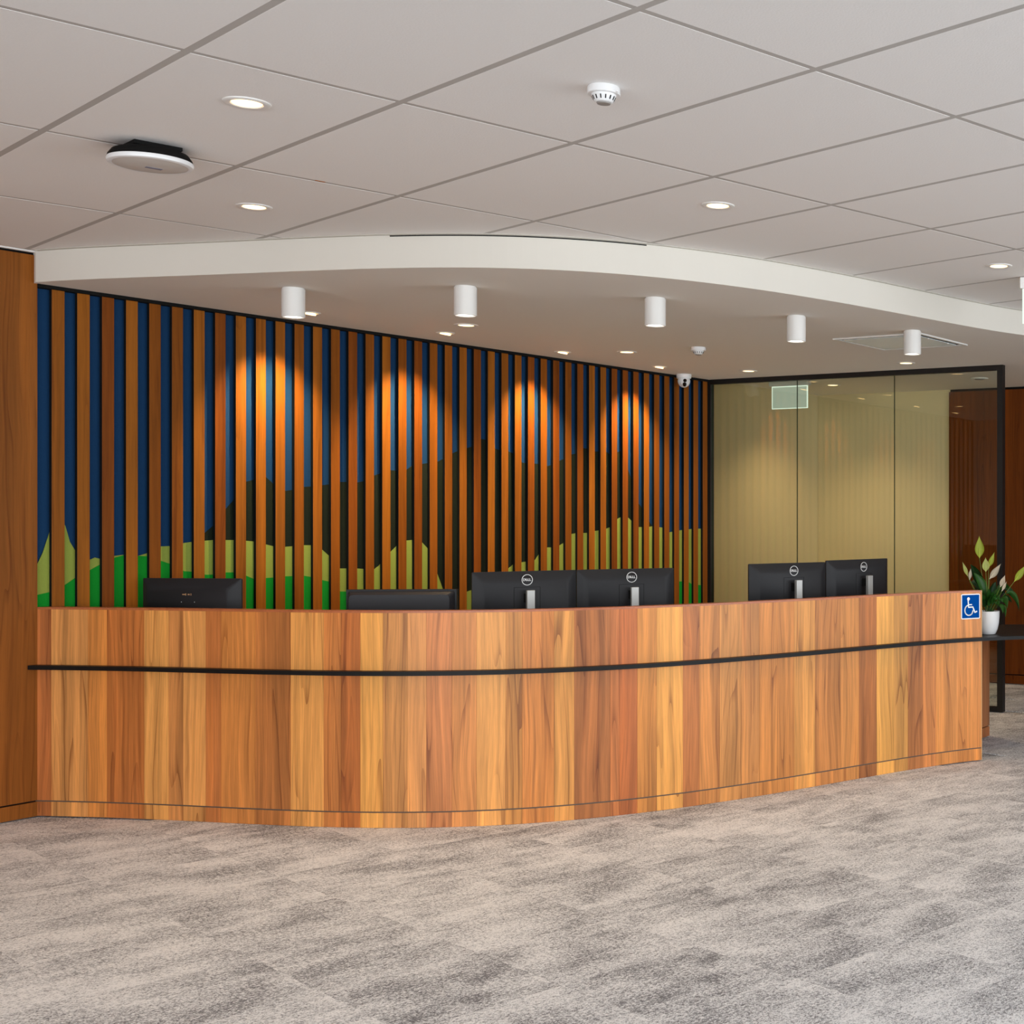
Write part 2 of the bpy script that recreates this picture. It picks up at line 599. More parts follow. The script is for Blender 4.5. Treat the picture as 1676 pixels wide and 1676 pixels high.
def grid_bar(p0, p1, dz=0.0):
    d = (p1 - p0)
    pl = clip([p0, p1], wallp, walln)
    # clip a segment: reuse polygon clip on a degenerate polygon
    pts = [q for q in pl]
    if len(pts) < 2:
        return
    a, b = pts[0], pts[-1]
    for q in pts:
        if (q - a).length > (b - a).length:
            b = q
    if (b - a).length > 0.3:
        bar('grid_bar', a, b, 0.0236, Z_CEIL + 0.0005 + dz, Z_CEIL + 0.03 + dz, M_GRID, ceiling)


for i in range(-9, 12):
    grid_bar(G0 + GI * i * 0.6 + GJ * -6, G0 + GI * i * 0.6 + GJ * 7.8)
for j in range(-4, 6):
    grid_bar(G0 + GJ * j * 1.2 - GI * 7, G0 + GJ * j * 1.2 + GI * 7, 0.0002)

# bulkhead (lower plasterboard ceiling with a curved edge)
pts = [BH.p(s) for s in np.linspace(0, BH.len, 90)]
dend = (BH.p(BH.len) - BH.p(BH.len - 0.2)).normalized()
pts.append(pts[-1] + dend * 3.0)
pts[0] = pts[0] + (pts[0] - pts[1]).normalized() * 0.02
right_end = pts[-1]
back = [V2(6.4, right_end.y), V2(6.4, 9.4), C + G * 3.6 + GN * 1.75, B + W * 1.72 - N * 0.1, A + W * 0.02 - N * 0.1]
bulk = prism('bulkhead', [*pts, *back], Z_SOF, Z_CEIL + 0.04, [M_SOFFIT, M_FASCIA], ceiling)
for p in bulk.data.polygons:
    if abs(p.normal.z) < 0.5:
        p.material_index = 1
# thin metal wall angle where the tiles meet the fascia
vs, fs = [], []
for q, s in enumerate(np.linspace(0.0, BH.len, 90)):
    a = BH.off(s, 0.001); b = BH.off(s, 0.022)
    vs += [(a.x, a.y, 2.697), (b.x, b.y, 2.697), (b.x, b.y, 2.703), (a.x, a.y, 2.703)]
    if q:
        z0, z1 = 4 * (q - 1), 4 * q
        fs += [(z0, z0 + 1, z1 + 1, z1), (z0 + 1, z0 + 2, z1 + 2, z1 + 1), (z0 + 2, z0 + 3, z1 + 3, z1 + 2)]
mesh_obj('edge_angle', vs, fs, plain('edge_angle_metal', (198, 194, 184), 0.6), ceiling)
bar('edge_angle', A + N * 0.012 - W * 7, A + N * 0.012, 0.022, 2.694, 2.703, M_TILE, ceiling)

# ------------------------------------------------------------------ walls
def uvwall(name, p0, p1, z0, z1, thick, mat, parent=None, n=None):
    """vertical panel with its face on the line p0-p1; thick extends away from n"""
    n = N if n is None else n
    q0, q1 = p0 - n * thick, p1 - n * thick
    L = (p1 - p0).length
    vs = [(p0.x, p0.y, z0), (p1.x, p1.y, z0), (p1.x, p1.y, z1), (p0.x, p0.y, z1),
          (q0.x, q0.y, z0), (q1.x, q1.y, z0), (q1.x, q1.y, z1), (q0.x, q0.y, z1)]
    uv = [(0, z0), (L, z0), (L, z1), (0, z1), (thick, z0), (L + thick, z0), (L + thick, z1), (thick, z1)]
    fs = [(0, 1, 2, 3), (4, 7, 6, 5), (0, 4, 5, 1), (3, 2, 6, 7), (0, 3, 7, 4), (1, 5, 6, 2)]
    bm = bmesh.new()
    bv = [bm.verts.new(v) for v in vs]
    for f in fs:
        bm.faces.new([bv[i] for i in f])
    bmesh.ops.recalc_face_normals(bm, faces=bm.faces)
    ul = bm.loops.layers.uv.new('UVMap')
    for f in bm.faces:
        for l in f.loops:
            l[ul].uv = uv[l.vert.index] if l.vert.index >= 0 else (0, 0)
    bm.verts.index_update()
    for f in bm.faces:
        for l in f.loops:
            l[ul].uv = uv[l.vert.index]
    me = bpy.data.meshes.new(name); bm.to_mesh(me); bm.free()
    me.materials.append(mat)
    o = bpy.data.objects.new(name, me); COL.objects.link(o)
    if parent:
        o.parent = parent
    return o


wall_left = struct(uvwall('wall_left', A - W * 14.2 - N * 0.018, A + W * 0.0 - N * 0.018, 0, Z_CEIL + 0.04, 0.15, M_BLACKMATT))
for q in range(12):
    p0 = A - W * (1.1 * (q + 1)); p1 = A - W * (1.1 * q)
    uvwall('timber_panel', p0 + W * 0.0015, p1, 0.076, Z_CEIL - 0.016, 0.018, M_PANEL, wall_left)
    uvwall('plinth_board', p0 + W * 0.0015, p1, 0.0, 0.068, 0.018, M_PANEL, wall_left)

wall_back = struct(uvwall('wall_back', A - N * 0.036, B - N * 0.036 + W * 1.6, 0, Z_CEIL + 0.04, 0.12, M_BLACKMATT))
# slats over the mural
bm = bmesh.new()
bm_box(bm, (0, -0.0098, 1.266), (0.06, 0.0196, 2.532), bevel=0.0012)
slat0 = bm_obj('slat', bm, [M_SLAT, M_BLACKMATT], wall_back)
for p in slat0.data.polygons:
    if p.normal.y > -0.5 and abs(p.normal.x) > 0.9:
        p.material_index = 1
aw = math.atan2(W.y, W.x)
slat_tones = [(142, 82, 22), (130, 72, 17), (150, 88, 24), (126, 66, 16), (136, 76, 19)]
for q in range(43):
    s = 0.065 + 0.030 + 0.119 * q
    t = slat0 if q == 0 else slat0.copy()
    if q:
        COL.objects.link(t); t.parent = wall_back
    p = A + W * s
    # slat local -y faces the room: rotate so that local x = W
    t.location = (p.x, p.y, 0)
    t.rotation_euler = (0, 0, aw)
    # shift so the front face lies on the wall line
    t.location = (p.x - N.x * 0.0196, p.y - N.y * 0.0196, 0)
    t.color = (*lin(random.choice(slat_tones)), 1)
bar('head_trim', A + W * 0.0 - N * 0.006, B - N * 0.006, 0.026, 2.533, 2.5499, M_BLACKMATT, wall_back)
bar('end_trim', B - N * 0.01 - W * 0.034, B - N * 0.01 - W * 0.001, 0.03, 0.0, 2.533, M_BLACKMATT, wall_back)

DARK =  [(0.81,1.27),(0.86,1.348),(0.905,1.384),(0.978,1.475),(1.019,1.519),(1.055,1.594),(1.095,1.626),(1.142,1.639),(1.176,1.653),(1.218,1.654),(1.259,1.62),(1.337,1.58),(1.387,1.587),(1.452,1.605),(1.503,1.609),(1.573,1.617),(1.623,1.624),(1.693,1.639),(1.73,1.64),(1.809,1.638),(1.853,1.646),(1.929,1.682),(1.975,1.697),(2.05,1.719),(2.092,1.718),(2.168,1.723),(2.211,1.75),(2.283,1.766),(2.341,1.773),(2.413,1.785),(2.458,1.804),(2.535,1.844),(2.577,1.86),(2.656,1.883),(2.695,1.895),(2.737,1.931),(2.772,1.948),(2.805,1.945),(2.893,1.889),(2.933,1.88),(3.009,1.876),(3.048,1.865),(3.136,1.804),(3.178,1.802),(3.294,1.801),(3.369,1.788),(3.412,1.798),(3.489,1.832),(3.523,1.842),(3.606,1.88),(3.647,1.887),(3.727,1.931),(3.762,1.928),(3.844,1.911),(3.958,1.916),(4.011,1.894),(4.077,1.913),(4.134,1.932),(4.204,1.782),(4.235,1.723),(4.319,1.536),(4.35,1.51),(4.441,1.397),(4.475,1.362),(4.533,1.309)]
OLIVE= [(0.012,1.204),(0.037,1.258),(0.07,1.361),(0.1,1.421),(0.118,1.43),(0.142,1.388),(0.163,1.31),(0.189,1.265),(0.222,1.231),(0.26,1.221),(0.282,1.23),(0.309,1.223),(0.348,1.23),(0.379,1.236),(0.421,1.24),(0.499,1.233),(0.554,1.248),(0.619,1.279),(0.667,1.28),(0.741,1.295),(0.784,1.3),(0.859,1.305),(0.904,1.308),(0.975,1.307),(1.021,1.306),(1.094,1.301),(1.135,1.297),(1.217,1.278),(1.261,1.267),(1.336,1.263),(1.372,1.265),(1.451,1.27),(1.495,1.269),(1.572,1.241),(1.614,1.207),(1.652,1.16),(1.692,1.128),(1.729,1.127),(1.808,1.124),(1.852,1.12),(1.929,1.114),(1.966,1.137),(2.008,1.177),(2.049,1.217),(2.082,1.244),(2.124,1.276),(2.167,1.286),(2.21,1.288),(2.283,1.276),(2.332,1.232),(2.367,1.16),(2.412,1.058),(2.448,0.977),(2.493,0.95),(2.651,0.945),(2.814,0.982),(3.002,1.081),(3.043,1.107),(3.131,1.123),(3.166,1.125),(3.25,1.135),(3.293,1.181),(3.368,1.219),(3.411,1.218),(3.488,1.232),(3.522,1.248),(3.605,1.311),(3.645,1.315),(3.761,1.317),(3.843,1.33),(3.885,1.333),(3.957,1.345),(4.01,1.357),(4.076,1.415),(4.121,1.432),(4.158,1.436),(4.203,1.425),(4.239,1.401),(4.318,1.355),(4.361,1.354),(4.479,1.359),(4.553,1.353),(4.593,1.349),(4.675,1.311),(4.721,1.316),(4.832,1.328),(4.959,1.336),(5.074,1.337),(5.192,1.338)]
GREEN= [(0.011,1.058),(0.07,1.069),(0.141,1.101),(0.189,1.134),(0.259,1.169),(0.308,1.195),(0.379,1.227),(0.43,1.24),(0.498,1.233),(0.547,1.23),(0.619,1.203),(0.667,1.186),(0.74,1.146),(0.783,1.142),(0.859,1.123),(0.903,1.122),(0.974,1.131),(1.02,1.13),(1.094,1.108),(1.141,1.088),(1.216,1.091),(1.258,1.092),(1.335,1.096),(1.45,1.095),(1.49,1.087),(1.572,1.064),(1.614,1.055),(1.692,0.992),(1.729,0.99),(1.805,0.959),(1.941,0.884),(2.107,0.846),(2.547,0.804),(3.345,0.753),(4.034,0.726),(4.491,0.785),(4.652,0.9),(4.794,0.921),(4.831,0.919),(4.915,0.907),(4.958,0.89),(5.073,0.878),(5.191,0.867)]



def felt_layer(name, top, off0, off1, mat, parent, base=0.0):
    """felt sheet whose upper edge follows (s, z) pairs; off = distance behind the wall line"""
    n = len(top)
    def P(s, z, o):
        q = A + W * s - N * o
        return (q.x, q.y, z)
    vs = [P(s, z, off0) for s, z in top] + [P(s, base, off0) for s, z in top]
    vs += [P(s, z, off1) for s, z in top] + [P(s, base, off1) for s, z in top]
    fs = []
    for i in range(n - 1):
        fs.append((n + i, n + i + 1, i + 1, i))
        fs.append((2 * n + i, 2 * n + i + 1, i + 1, i))
        fs.append((2 * n + i, 3 * n + i, 3 * n + i + 1, 2 * n + i + 1))
    fs.append((0, n, 3 * n, 2 * n)); fs.append((n - 1, 3 * n - 1 - n + n, 4 * n - 1, 3 * n - 1)) if False else None
    bm = bmesh.new()
    bv = [bm.verts.new(v) for v in vs]
    for f in fs:
        if f:
            bm.faces.new([bv[i] for i in f])
    return bm_obj(name, bm, mat, parent)


mural = empty('felt_mural', 'layered felt landscape mural, blue sky and dark hills over green, behind the timber slats', 'mural',
              (A.x, A.y, 0))


def keep_world(o, par):
    o.parent = par
    o.matrix_parent_inverse = Matrix.Translation(par.location).inverted()


for nm, tp, o0, o1, mt in (('sky_sheet', [(0.004, 2.532), (5.12, 2.532)], 0.0300, 0.0335, M_SKY),
                           ('dark_hill_sheet', DARK, 0.0265, 0.0298, M_DARKFELT),
                           ('olive_hill_sheet', [p for p in OLIVE if p[0] < 5.11], 0.0235, 0.0263, M_OLIVE),
                           ('green_hill_sheet', [p for p in GREEN if p[0] < 5.11], 0.0205, 0.0233, M_GREEN)):
    o = felt_layer(nm, tp, o0, o1, mt, None, 0.0)
    keep_world(o, mural)

# walls behind the glass partition
wall_side = struct(uvwall('wall_side', B + W * 0.06 - N * 0.004, B + W * 1.595 - N * 0.004, 0, Z_SOF, 0.03, M_PLASTER))
K = V2(-0.36, 12.06)             # where plaster changes to timber on the far wall
kl = (K - (B + W * 1.3)).dot(G)
F0 = K - G * 1.5
tt = ((K - (B - N * 0.004)).cross(W)) / (G.cross(W)) if abs(G.cross(W)) > 1e-6 else 1.5
wall_far = struct(uvwall('wall_far', K - G * (tt + 0.02), K + G * 7.2, 0, Z_CEIL + 0.04, 0.15, M_PLASTER, n=-GN))
uvwall('panel_backing', K + G * 0.003, K + G * 6.8, 0.0, Z_SOF, 0.001, M_BLACKMATT, wall_far, n=-GN).location = (-GN.x * 0.0015, -GN.y * 0.0015, 0)
for q in range(6):
    p0 = K + G * (1.15 * q) - GN * 0.022; p1 = K + G * (1.15 * (q + 1) - 0.002) - GN * 0.022
    uvwall('timber_panel', p0, p1, 0.082, Z_SOF - 0.022, 0.02, M_PANEL2, wall_far, n=-GN)
    uvwall('plinth_board', p0, p1, 0.0, 0.072, 0.02, M_PANEL2, wall_far, n=-GN)

# the rest of the room, behind and to the right of the viewer
wall_rear = struct(box('wall_rear', (-1.5, -6.4, 0.15), (15.5, 0.2, 0.3), M_WHITEWALL))
box('lintel', (-1.5, -6.4, 2.66), (15.5, 0.2, 0.16), M_WHITEWALL, wall_rear)
for x in (-9.1, 5.4):
    box('pier', (x, -6.4, 1.44), (0.9, 0.2, 2.28), M_WHITEWALL, wall_rear)
wall_right = struct(box('wall_right', (6.6, 2.0, 0.15), (0.2, 16.6, 0.3), M_WHITEWALL))
box('lintel', (6.6, 2.0, 2.66), (0.2, 16.6, 0.16), M_WHITEWALL, wall_right)
for y in (-4.6, 8.9):
    box('pier', (6.6, y, 1.44), (0.2, 3.2, 2.28), M_WHITEWALL, wall_right)
for q, x in enumerate((-8.6, -4.25, 0.1, 4.4)):
    if q < 3:
        w_ = struct(box('window_%d' % (q + 1), (x + 2.2, -6.4, 0.33), (4.3, 0.08, 0.06), M_BLACK))
        box('window_frame', (x + 2.2, -6.4, 2.55), (4.3, 0.08, 0.06), M_BLACK, w_)
        box('mullion', (x + 0.07, -6.4, 1.44), (0.06, 0.08, 2.16), M_BLACK, w_)
        box('mullion', (x + 2.2, -6.4, 1.44), (0.06, 0.08, 2.16), M_BLACK, w_)

# ------------------------------------------------------------------ reception counter
counter = empty('reception_counter', 'curved timber reception counter of vertical veneer boards with a black ledge', 'counter', (0, 0, 0))
EDGES = [0.004, 0.087, 0.277, 0.377, 0.576, 0.708, 0.787, 0.909, 0.991, 1.173, 1.357, 1.523, 1.607, 1.7, 1.806, 1.919,
         2.004, 2.118, 2.226, 2.355, 2.427, 2.569, 2.66, 2.828, 2.872, 2.958, 3.055, 3.191, 3.279, 3.391, 3.517, 3.623,
         3.732, 3.841, 3.977, 4.152, 4.282, 4.409, 4.534, 4.638, 4.75, 4.845, 5.008, 5.166]
TONES = [(165, 98, 55), (206, 146, 88), (196, 128, 66), (176, 106, 54), (218, 158, 92), (190, 130, 78), (204, 146, 88),
         (170, 104, 58), (190, 124, 66), (176, 112, 62), (214, 154, 88), (192, 122, 66), (168, 98, 48), (222, 162, 86),
         (194, 138, 82), (204, 144, 90), (194, 126, 80), (200, 134, 78), (216, 156, 90), (198, 138, 74), (192, 124, 64),
         (210, 150, 84), (156, 98, 58), (184, 112, 66), (164, 92, 50), (188, 126, 64), (216, 156, 82), (168, 104, 58),
         (188, 126, 70), (188, 132, 76), (178, 122, 70), (196, 130, 68), (184, 122, 64), (208, 148, 82), (180, 120, 68),
         (188, 128, 72), (148, 92, 52), (218, 162, 86), (198, 146, 80), (166, 106, 62), (192, 124, 72), (198, 132, 72), (196, 128, 66)]


def curved_board(name, s0, s1, o0, o1, z0, z1, mat, parent, curve=CT, step=0.03):
    k_ = max(1, int(math.ceil((s1 - s0) / step)))
    vs, uv, fs = [], [], []
    for i in range(k_ + 1):
        s = s0 + (s1 - s0) * i / k_
        a = curve.off(s, o0); b = curve.off(s, o1)
        vs += [(a.x, a.y, z0), (a.x, a.y, z1), (b.x, b.y, z0), (b.x, b.y, z1)]
        uv += [(s, z0), (s, z1), (s + 0.02, z0), (s + 0.02, z1)]
    for i in range(k_):
        a, b = 4 * i, 4 * i + 4
        fs += [(a, b, b + 1, a + 1), (a + 2, a + 3, b + 3, b + 2), (a + 1, b + 1, b + 3, a + 3), (a, a + 2, b + 2, b)]
    e = 4 * k_
    fs += [(0, 1, 3, 2), (e, e + 2, e + 3, e + 1)]
    return mesh_obj(name, vs, fs, mat, parent, uvs=uv)


for q in range(len(EDGES) - 1):
    s0, s1 = EDGES[q], EDGES[q + 1] - 0.0008
    dz = random.uniform(-0.0004, 0.0004)
    b1 = curved_board('veneer_board', s0, s1, dz, -0.018, 0.0755, 0.990, M_BOARD, counter)
    b2 = curved_board('plinth_board', s0, s1, dz, -0.018, 0.001, 0.0690, M_BOARD, counter)
    tn = [a * 0.86 + b * 0.14 for a, b in zip(TONES[q], (192, 128, 72))]; c = (*lin((min(255, tn[0] * 1.10), tn[1] * 1.07, tn[2] * 0.98)), 1)
    b1.color = c; b2.color = c
curved_board('groove_strip', 0.004, 5.166, -0.004, -0.018, 0.069, 0.0755, plain('groove_shadow', (96, 84, 72), 0.6), counter)
cap = curved_board('top_cap', 0.004, 5.166, 0.0, -0.060, 0.990, 1.0, M_CAP, counter)
curved_board('inner_lining', 0.004, 5.160, -0.0185, -0.058, 0.0, 0.989, M_BLACKMATT, counter)
pe = CT.p(5.166); ne = CT.n(5.166); te = V2(-ne.y, ne.x)
bar('end_edge', pe + te * 0.002 + ne * 0.0, pe + te * 0.002 - ne * 0.060, 0.003, 0.001, 1.0,
    plain('edge_band', (224, 176, 116), 0.4), counter)
# black ledge along the front, continuing as a table on the right
curved_board('ledge', 0.004, 5.166, 0.045, 0.0006, 0.705, 0.725, M_LEDGE, counter, step=0.02)
q0 = CT.off(5.166, 0.045)
front = [q0, q0 + V2(0.13, 0.075), q0 + V2(0.30, 0.14), q0 + V2(0.8, 0.24), q0 + V2(1.6, 0.30)]
tb = [*front, q0 + V2(1.6, 1.10), V2(0.02, 9.02), V2(-0.02, 9.02), V2(-0.27, 8.34), CT.off(5.166, -0.062)]
prism('side_table_top', tb, 0.705, 0.725, M_LEDGE, counter)
uvp = uvwall('support_panel', V2(-0.30, 8.345), V2(-0.0106, 8.99), 0.068, 0.7045, 0.04, M_BOARD, counter, n=N)
uvp.color = (*lin((170, 108, 66)), 1)
uvp2 = uvwall('support_plinth', V2(-0.30, 8.345), V2(-0.0106, 8.99), 0.0, 0.062, 0.04, M_BOARD, counter, n=N)
uvp2.color = (*lin((176, 104, 56)), 1)
bar('table_leg', q0 + V2(1.5, 0.40), q0 + V2(1.5, 1.0), 0.04, 0.0, 0.7045, M_LEDGE, counter)
# staff worktop behind the upstand
wt = [CT.off(s, -0.0585) for s in np.linspace(0.12, 5.15, 40)]
wb = [CT.off(s, -0.86) for s in np.linspace(5.15, 0.75, 30)]
wl = [A + W * 0.75 + N * 0.01, A + W * 0.12 + N * 0.01]
desk = prism('worktop', [*wt, *wb, *wl], 0.70, 0.725, plain('worktop_laminate', (60, 56, 54), 0.5), counter)
for s in (0.35, 1.8, 3.4, 4.9):
    a, b = CT.off(s, -0.10), CT.off(s, -0.42)
    bar('worktop_support', a, b, 0.03, 0.0, 0.6995, M_BLACKMATT, counter)

# black strip painting the shade of a thin gap above the middle fascia, and a rust mark on one ceiling bar
sg0, sg1 = float(np.interp(-2.70, BH.X, BH.L)), float(np.interp(-1.60, BH.X, BH.L))
curved_board('shadow_gap', sg0, sg1, 0.0016, 0.0002, 2.6915, 2.6962, M_BLACKMATT, ceiling, curve=BH)
_bp = V2(-2.532, 5.178)
bar('rust_mark', _bp - GI * 0.018, _bp + GI * 0.018, 0.010, 2.6992, 2.7005, plain('rust', (176, 104, 30), 0.8), ceiling)

# accessibility sign on the right end of the counter
sc_ = 5.0907
sp = CT.p(sc_); sn = CT.n(sc_); sang = math.atan2(-sn.x, sn.y) + PI   # local -y faces the viewer
sang = math.atan2(sn.x, -sn.y)
sign = empty('accessibility_sign', 'blue and white wheelchair symbol sign on the right end of the counter front', 'sign',
             (sp.x + sn.x * 0.0006, sp.y + sn.y * 0.0006, 0.9075), sang)


def rrect(w, h, r, n=6):
    out = []
    for cx, cz, a0 in ((w / 2 - r, h / 2 - r, 0), (-w / 2 + r, h / 2 - r, PI / 2), (-w / 2 + r, -h / 2 + r, PI), (w / 2 - r, -h / 2 + r, 1.5 * PI)):
        for k_ in range(n + 1):
            a = a0 + PI / 2 * k_ / n
            out.append((cx + r * math.cos(a), cz + r * math.sin(a)))
    return out


def plate(name, outline, y0, y1, mat, parent, add=None):
    """outline in local x,z ; thickness from y0 (front) to y1"""
    bm = bmesh.new()
    f = [bm.verts.new((x, y0, z)) for x, z in outline]
    g = [bm.verts.new((x, y1, z)) for x, z in outline]
    bm.faces.new(f); bm.faces.new(g[::-1])
    n = len(f)
    for i in range(n):
        bm.faces.new((f[i], f[(i + 1) % n], g[(i + 1) % n], g[i]))
    big = [q for q in bm.faces if len(q.verts) > 4]
    bmesh.ops.triangulate(bm, faces=big)
    return bm_obj(name, bm, mat, parent)


plate('white_plate', rrect(0.131, 0.147, 0.009), -0.002, 0.0, M_SIGNWHITE, sign)
plate('blue_field', rrect(0.119, 0.135, 0.004), -0.0026, -0.0021, M_SIGNBLUE, sign)
# wheelchair symbol: strokes as thick polylines
bm = bmesh.new()


def stroke(bm, pts, w, y0=-0.0034, y1=-0.0027, close=False):
    for i in range(len(pts) - 1):
        a = Vector(pts[i]); b = Vector(pts[i + 1]); d = (b - a)
        L = d.length; ang = math.atan2(d.y, d.x); c = (a + b) / 2
        M = Matrix.Translation((c.x, 0, c.y)) @ Matrix.Rotation(-ang, 4, 'Y')
        bm_box(bm, (0, (y0 + y1) / 2, 0), (L + w * 0.5, abs(y1 - y0), w), M)


def sy(px, pz):  # sign crop pixels -> local metres
    return ((px - 447) / 415 * 0.131, (595 - pz) / 580 * 0.147)


whl = [sy(407 + 88 * math.cos(t) * 1.0, 680 + 118 * math.sin(t)) for t in np.linspace(math.radians(5), math.radians(250), 26)]
stroke(bm, whl, 0.0075)
stroke(bm, [sy(390, 455), sy(400, 612), sy(492, 608), sy(538, 735), sy(582, 712)], 0.0078)
stroke(bm, [sy(400, 553), sy(470, 553)], 0.0065)
hx, hz = sy(397, 418)
r = bmesh.ops.create_circle(bm, cap_ends=True, segments=18, radius=0.0098)
for v in r['verts']:
    v.co = Vector((v.co.x + hx, -0.0034, v.co.y + hz))
bm_obj('wheelchair_symbol', bm, M_SIGNWHITE, sign)

# ------------------------------------------------------------------ glass partition
part = empty('glass_partition', 'black framed glass partition of three panes beside the slat wall', 'partition', (B.x, B.y, 0))


def gp(o):
    keep_world(o, part)
    return o


FW = 0.045
gp(bar('header', B + G * 0.0, C - G * FW, FW, 2.512, 2.5495, M_BLACK))
gp(bar('sill', B + G * 0.0, C - G * FW, FW, 0.0, 0.035, M_BLACK))
gp(bar('post', C - G * FW, C, FW, 0.0, 2.5495, M_BLACK))
gp(bar('jamb', B + G * 0.001, B + G * 0.022, FW, 0.035, 2.512, M_BLACK))
js = [0.022, 0.843, 1.7196, 2.637 - FW]
for a, b in zip(js[:-1], js[1:]):
    p0, p1 = B + G * (a + 0.0015), B + G * (b - 0.0015)
    vs = [(p0.x, p0.y, 0.035), (p1.x, p1.y, 0.035), (p1.x, p1.y, 2.512), (p0.x, p0.y, 2.512)]
    gl = bar('glass_pane', p0, p1, 0.010, 0.036, 2.511, [M_GLASS, M_GLASSEDGE])
    for pp in gl.data.polygons:
        if pp.area < 0.03:
            pp.material_index = 1
    gp(gl)
for s in js[1:3]:
    gp(bar('pane_joint', B + G * (s - 0.0012), B + G * (s + 0.0012), 0.010, 0.036, 2.511, M_GLASSEDGE))

# ------------------------------------------------------------------ lamps
def spot(name, loc, target, power, size, blend, color, parent=None, radius=0.03):
    l = bpy.data.lights.new(name, 'SPOT')
    l.energy = power; l.spot_size = math.radians(size); l.spot_blend = blend
    l.color = color; l.shadow_soft_size = radius
    o = bpy.data.objects.new(name, l)
    COL.objects.link(o)
    o.location = loc
    d = Vector(target) - Vector(loc)
    o.rotation_euler = d.to_track_quat('-Z', 'Y').to_euler()
    return o


WARMC = (1.0, 0.72, 0.42)
# recessed round downlights
dl = empty('recessed_downlight', '', 'ceiling light')
lathe('trim_ring', [(0.043, -0.001), (0.046, -0.004), (0.060, -0.006), (0.0665, -0.003), (0.0675, 0.0), (0.043, 0.0)], M_WHITE, dl)
lathe('lamp_lens', [(0.0, -0.002), (0.042, -0.002), (0.043, 0.0), (0.0, 0.0)], M_WARM, dl)
DL = [(-2.277, 4.197, Z_CEIL, 'glowing downlight in the tiled ceiling nearest the round black and white disc', 8),
      (-3.009, 5.601, Z_CEIL, 'glowing downlight in the tiled ceiling just above the left part of the white fascia', 8),
      (-1.111, 5.579, Z_CEIL, 'glowing downlight in the tiled ceiling right of centre, above the curved fascia', 8),
      (0.040, 6.923, Z_CEIL, 'small glowing downlight in the tiled ceiling at the far right edge', 8),
      (-3.057, 7.989, Z_SOF, 'glowing downlight in the soffit just below the second white cylinder spotlight', 10),
      (-2.467, 9.291, Z_SOF, 'glowing downlight in the soffit left of the small white smoke detector', 10),
      (-1.856, 10.496, Z_SOF, 'glowing downlight in the soffit just above the left end of the glass partition', 10),
      (-0.617, 9.955, Z_SOF, 'glowing downlight in the soffit below the rightmost cylinder, above the black header', 10),
      (-1.340, 11.614, Z_SOF, 'glowing downlight in the soffit seen through the glass, right of the hanging sign', 14)]
for q, (x, y, z, lab, pw) in enumerate(DL):
    o = dl if q == 0 else copy_tree(dl)
    o.location = (x, y, z)
    o['label'] = lab
    o['group'] = 'recessed downlights in the ceilings'
    spot('downlight_lamp', (x, y, z - 0.012), (x, y, 0), pw * 4, 120, 0.9, WARMC)

# adjustable wall washers aimed at the slats
ww = empty('wall_washer', '', 'ceiling light')
lathe('trim_ring', [(0.036, -0.001), (0.039, -0.004), (0.050, -0.005), (0.0545, -0.002), (0.055, 0.0), (0.036, 0.0)], M_WHITE, ww)
Mt = Matrix.Translation((0.0, 0.0, -0.006)) @ Matrix.Rotation(math.radians(-14), 4, 'Y')
lathe('lamp_lens', [(0.0, -0.004), (0.030, -0.004), (0.031, 0.004), (0.0, 0.004)], M_WARM, ww, M=Mt)
WW = [(-3.730, 7.511, 'tilted wall washer half hidden behind the leftmost white cylinder spotlight'),
      (-3.315, 8.334, 'tilted wall washer in the soffit below and left of the second cylinder spotlight'),
      (-2.901, 9.291, 'tilted wall washer in the soffit midway between the second and third cylinders'),
      (-2.467, 10.198, 'tilted wall washer in the soffit nearest the white dome camera')]
for q, (x, y, lab) in enumerate(WW):
    o = ww if q == 0 else copy_tree(ww)
    o.location = (x, y, Z_SOF)
    o.rotation_euler = (0, 0, math.atan2(-N.y, -N.x))
    o['label'] = lab
    o['group'] = 'wall washers along the slat wall'
    tgt = V2(x, y) - N * 0.36
    spot('washer_lamp', (x, y, Z_SOF - 0.03), (tgt.x, tgt.y, 1.66), 100, 84, 1.0, (1.0, 0.74, 0.42), radius=0.02)

# surface mounted cylinder spotlights
cy = empty('cylinder_spotlight', '', 'ceiling light')
R_, H_ = 0.0525, 0.142
lathe('body', [(0.0, 0.0), (R_ - 0.004, 0.0), (R_ - 0.004, -0.004), (R_, -0.005), (R_, -H_ + 0.002), (R_ - 0.002, -H_), (R_ - 0.005, -H_), (R_ - 0.006, -H_ + 0.02), (0.0, -H_ + 0.02)], M_WHITE, cy)
lathe('lamp_lens', [(0.0, -H_ + 0.006), (0.044, -H_ + 0.006), (0.044, -H_ + 0.012), (0.0, -H_ + 0.012)], M_COOL, cy)
bm = bmesh.new()
for k_ in range(36):
    a = 2 * PI * k_ / 36
    M = Matrix.Rotation(a, 4, 'Z')
    bm_box(bm, (0.043, 0, -H_ + 0.004), (0.006, 0.0022, 0.007), M)
bm_obj('baffle_fins', bm, M_WHITE, cy)
CY = [(-3.41, 6.705, 'leftmost white cylinder spotlight on the soffit, closest to the wood wall'),
      (-2.55, 6.655, 'white cylinder spotlight second from left on the soffit, above a downlight'),
      (-1.715, 7.005, 'middle one of the five white cylinder spotlights on the soffit'),
      (-1.084, 7.633, 'white cylinder spotlight fourth from left, between smoke detector and ceiling hatch'),
      (-0.473, 8.235, 'rightmost white cylinder spotlight, overlapping the square ceiling hatch')]
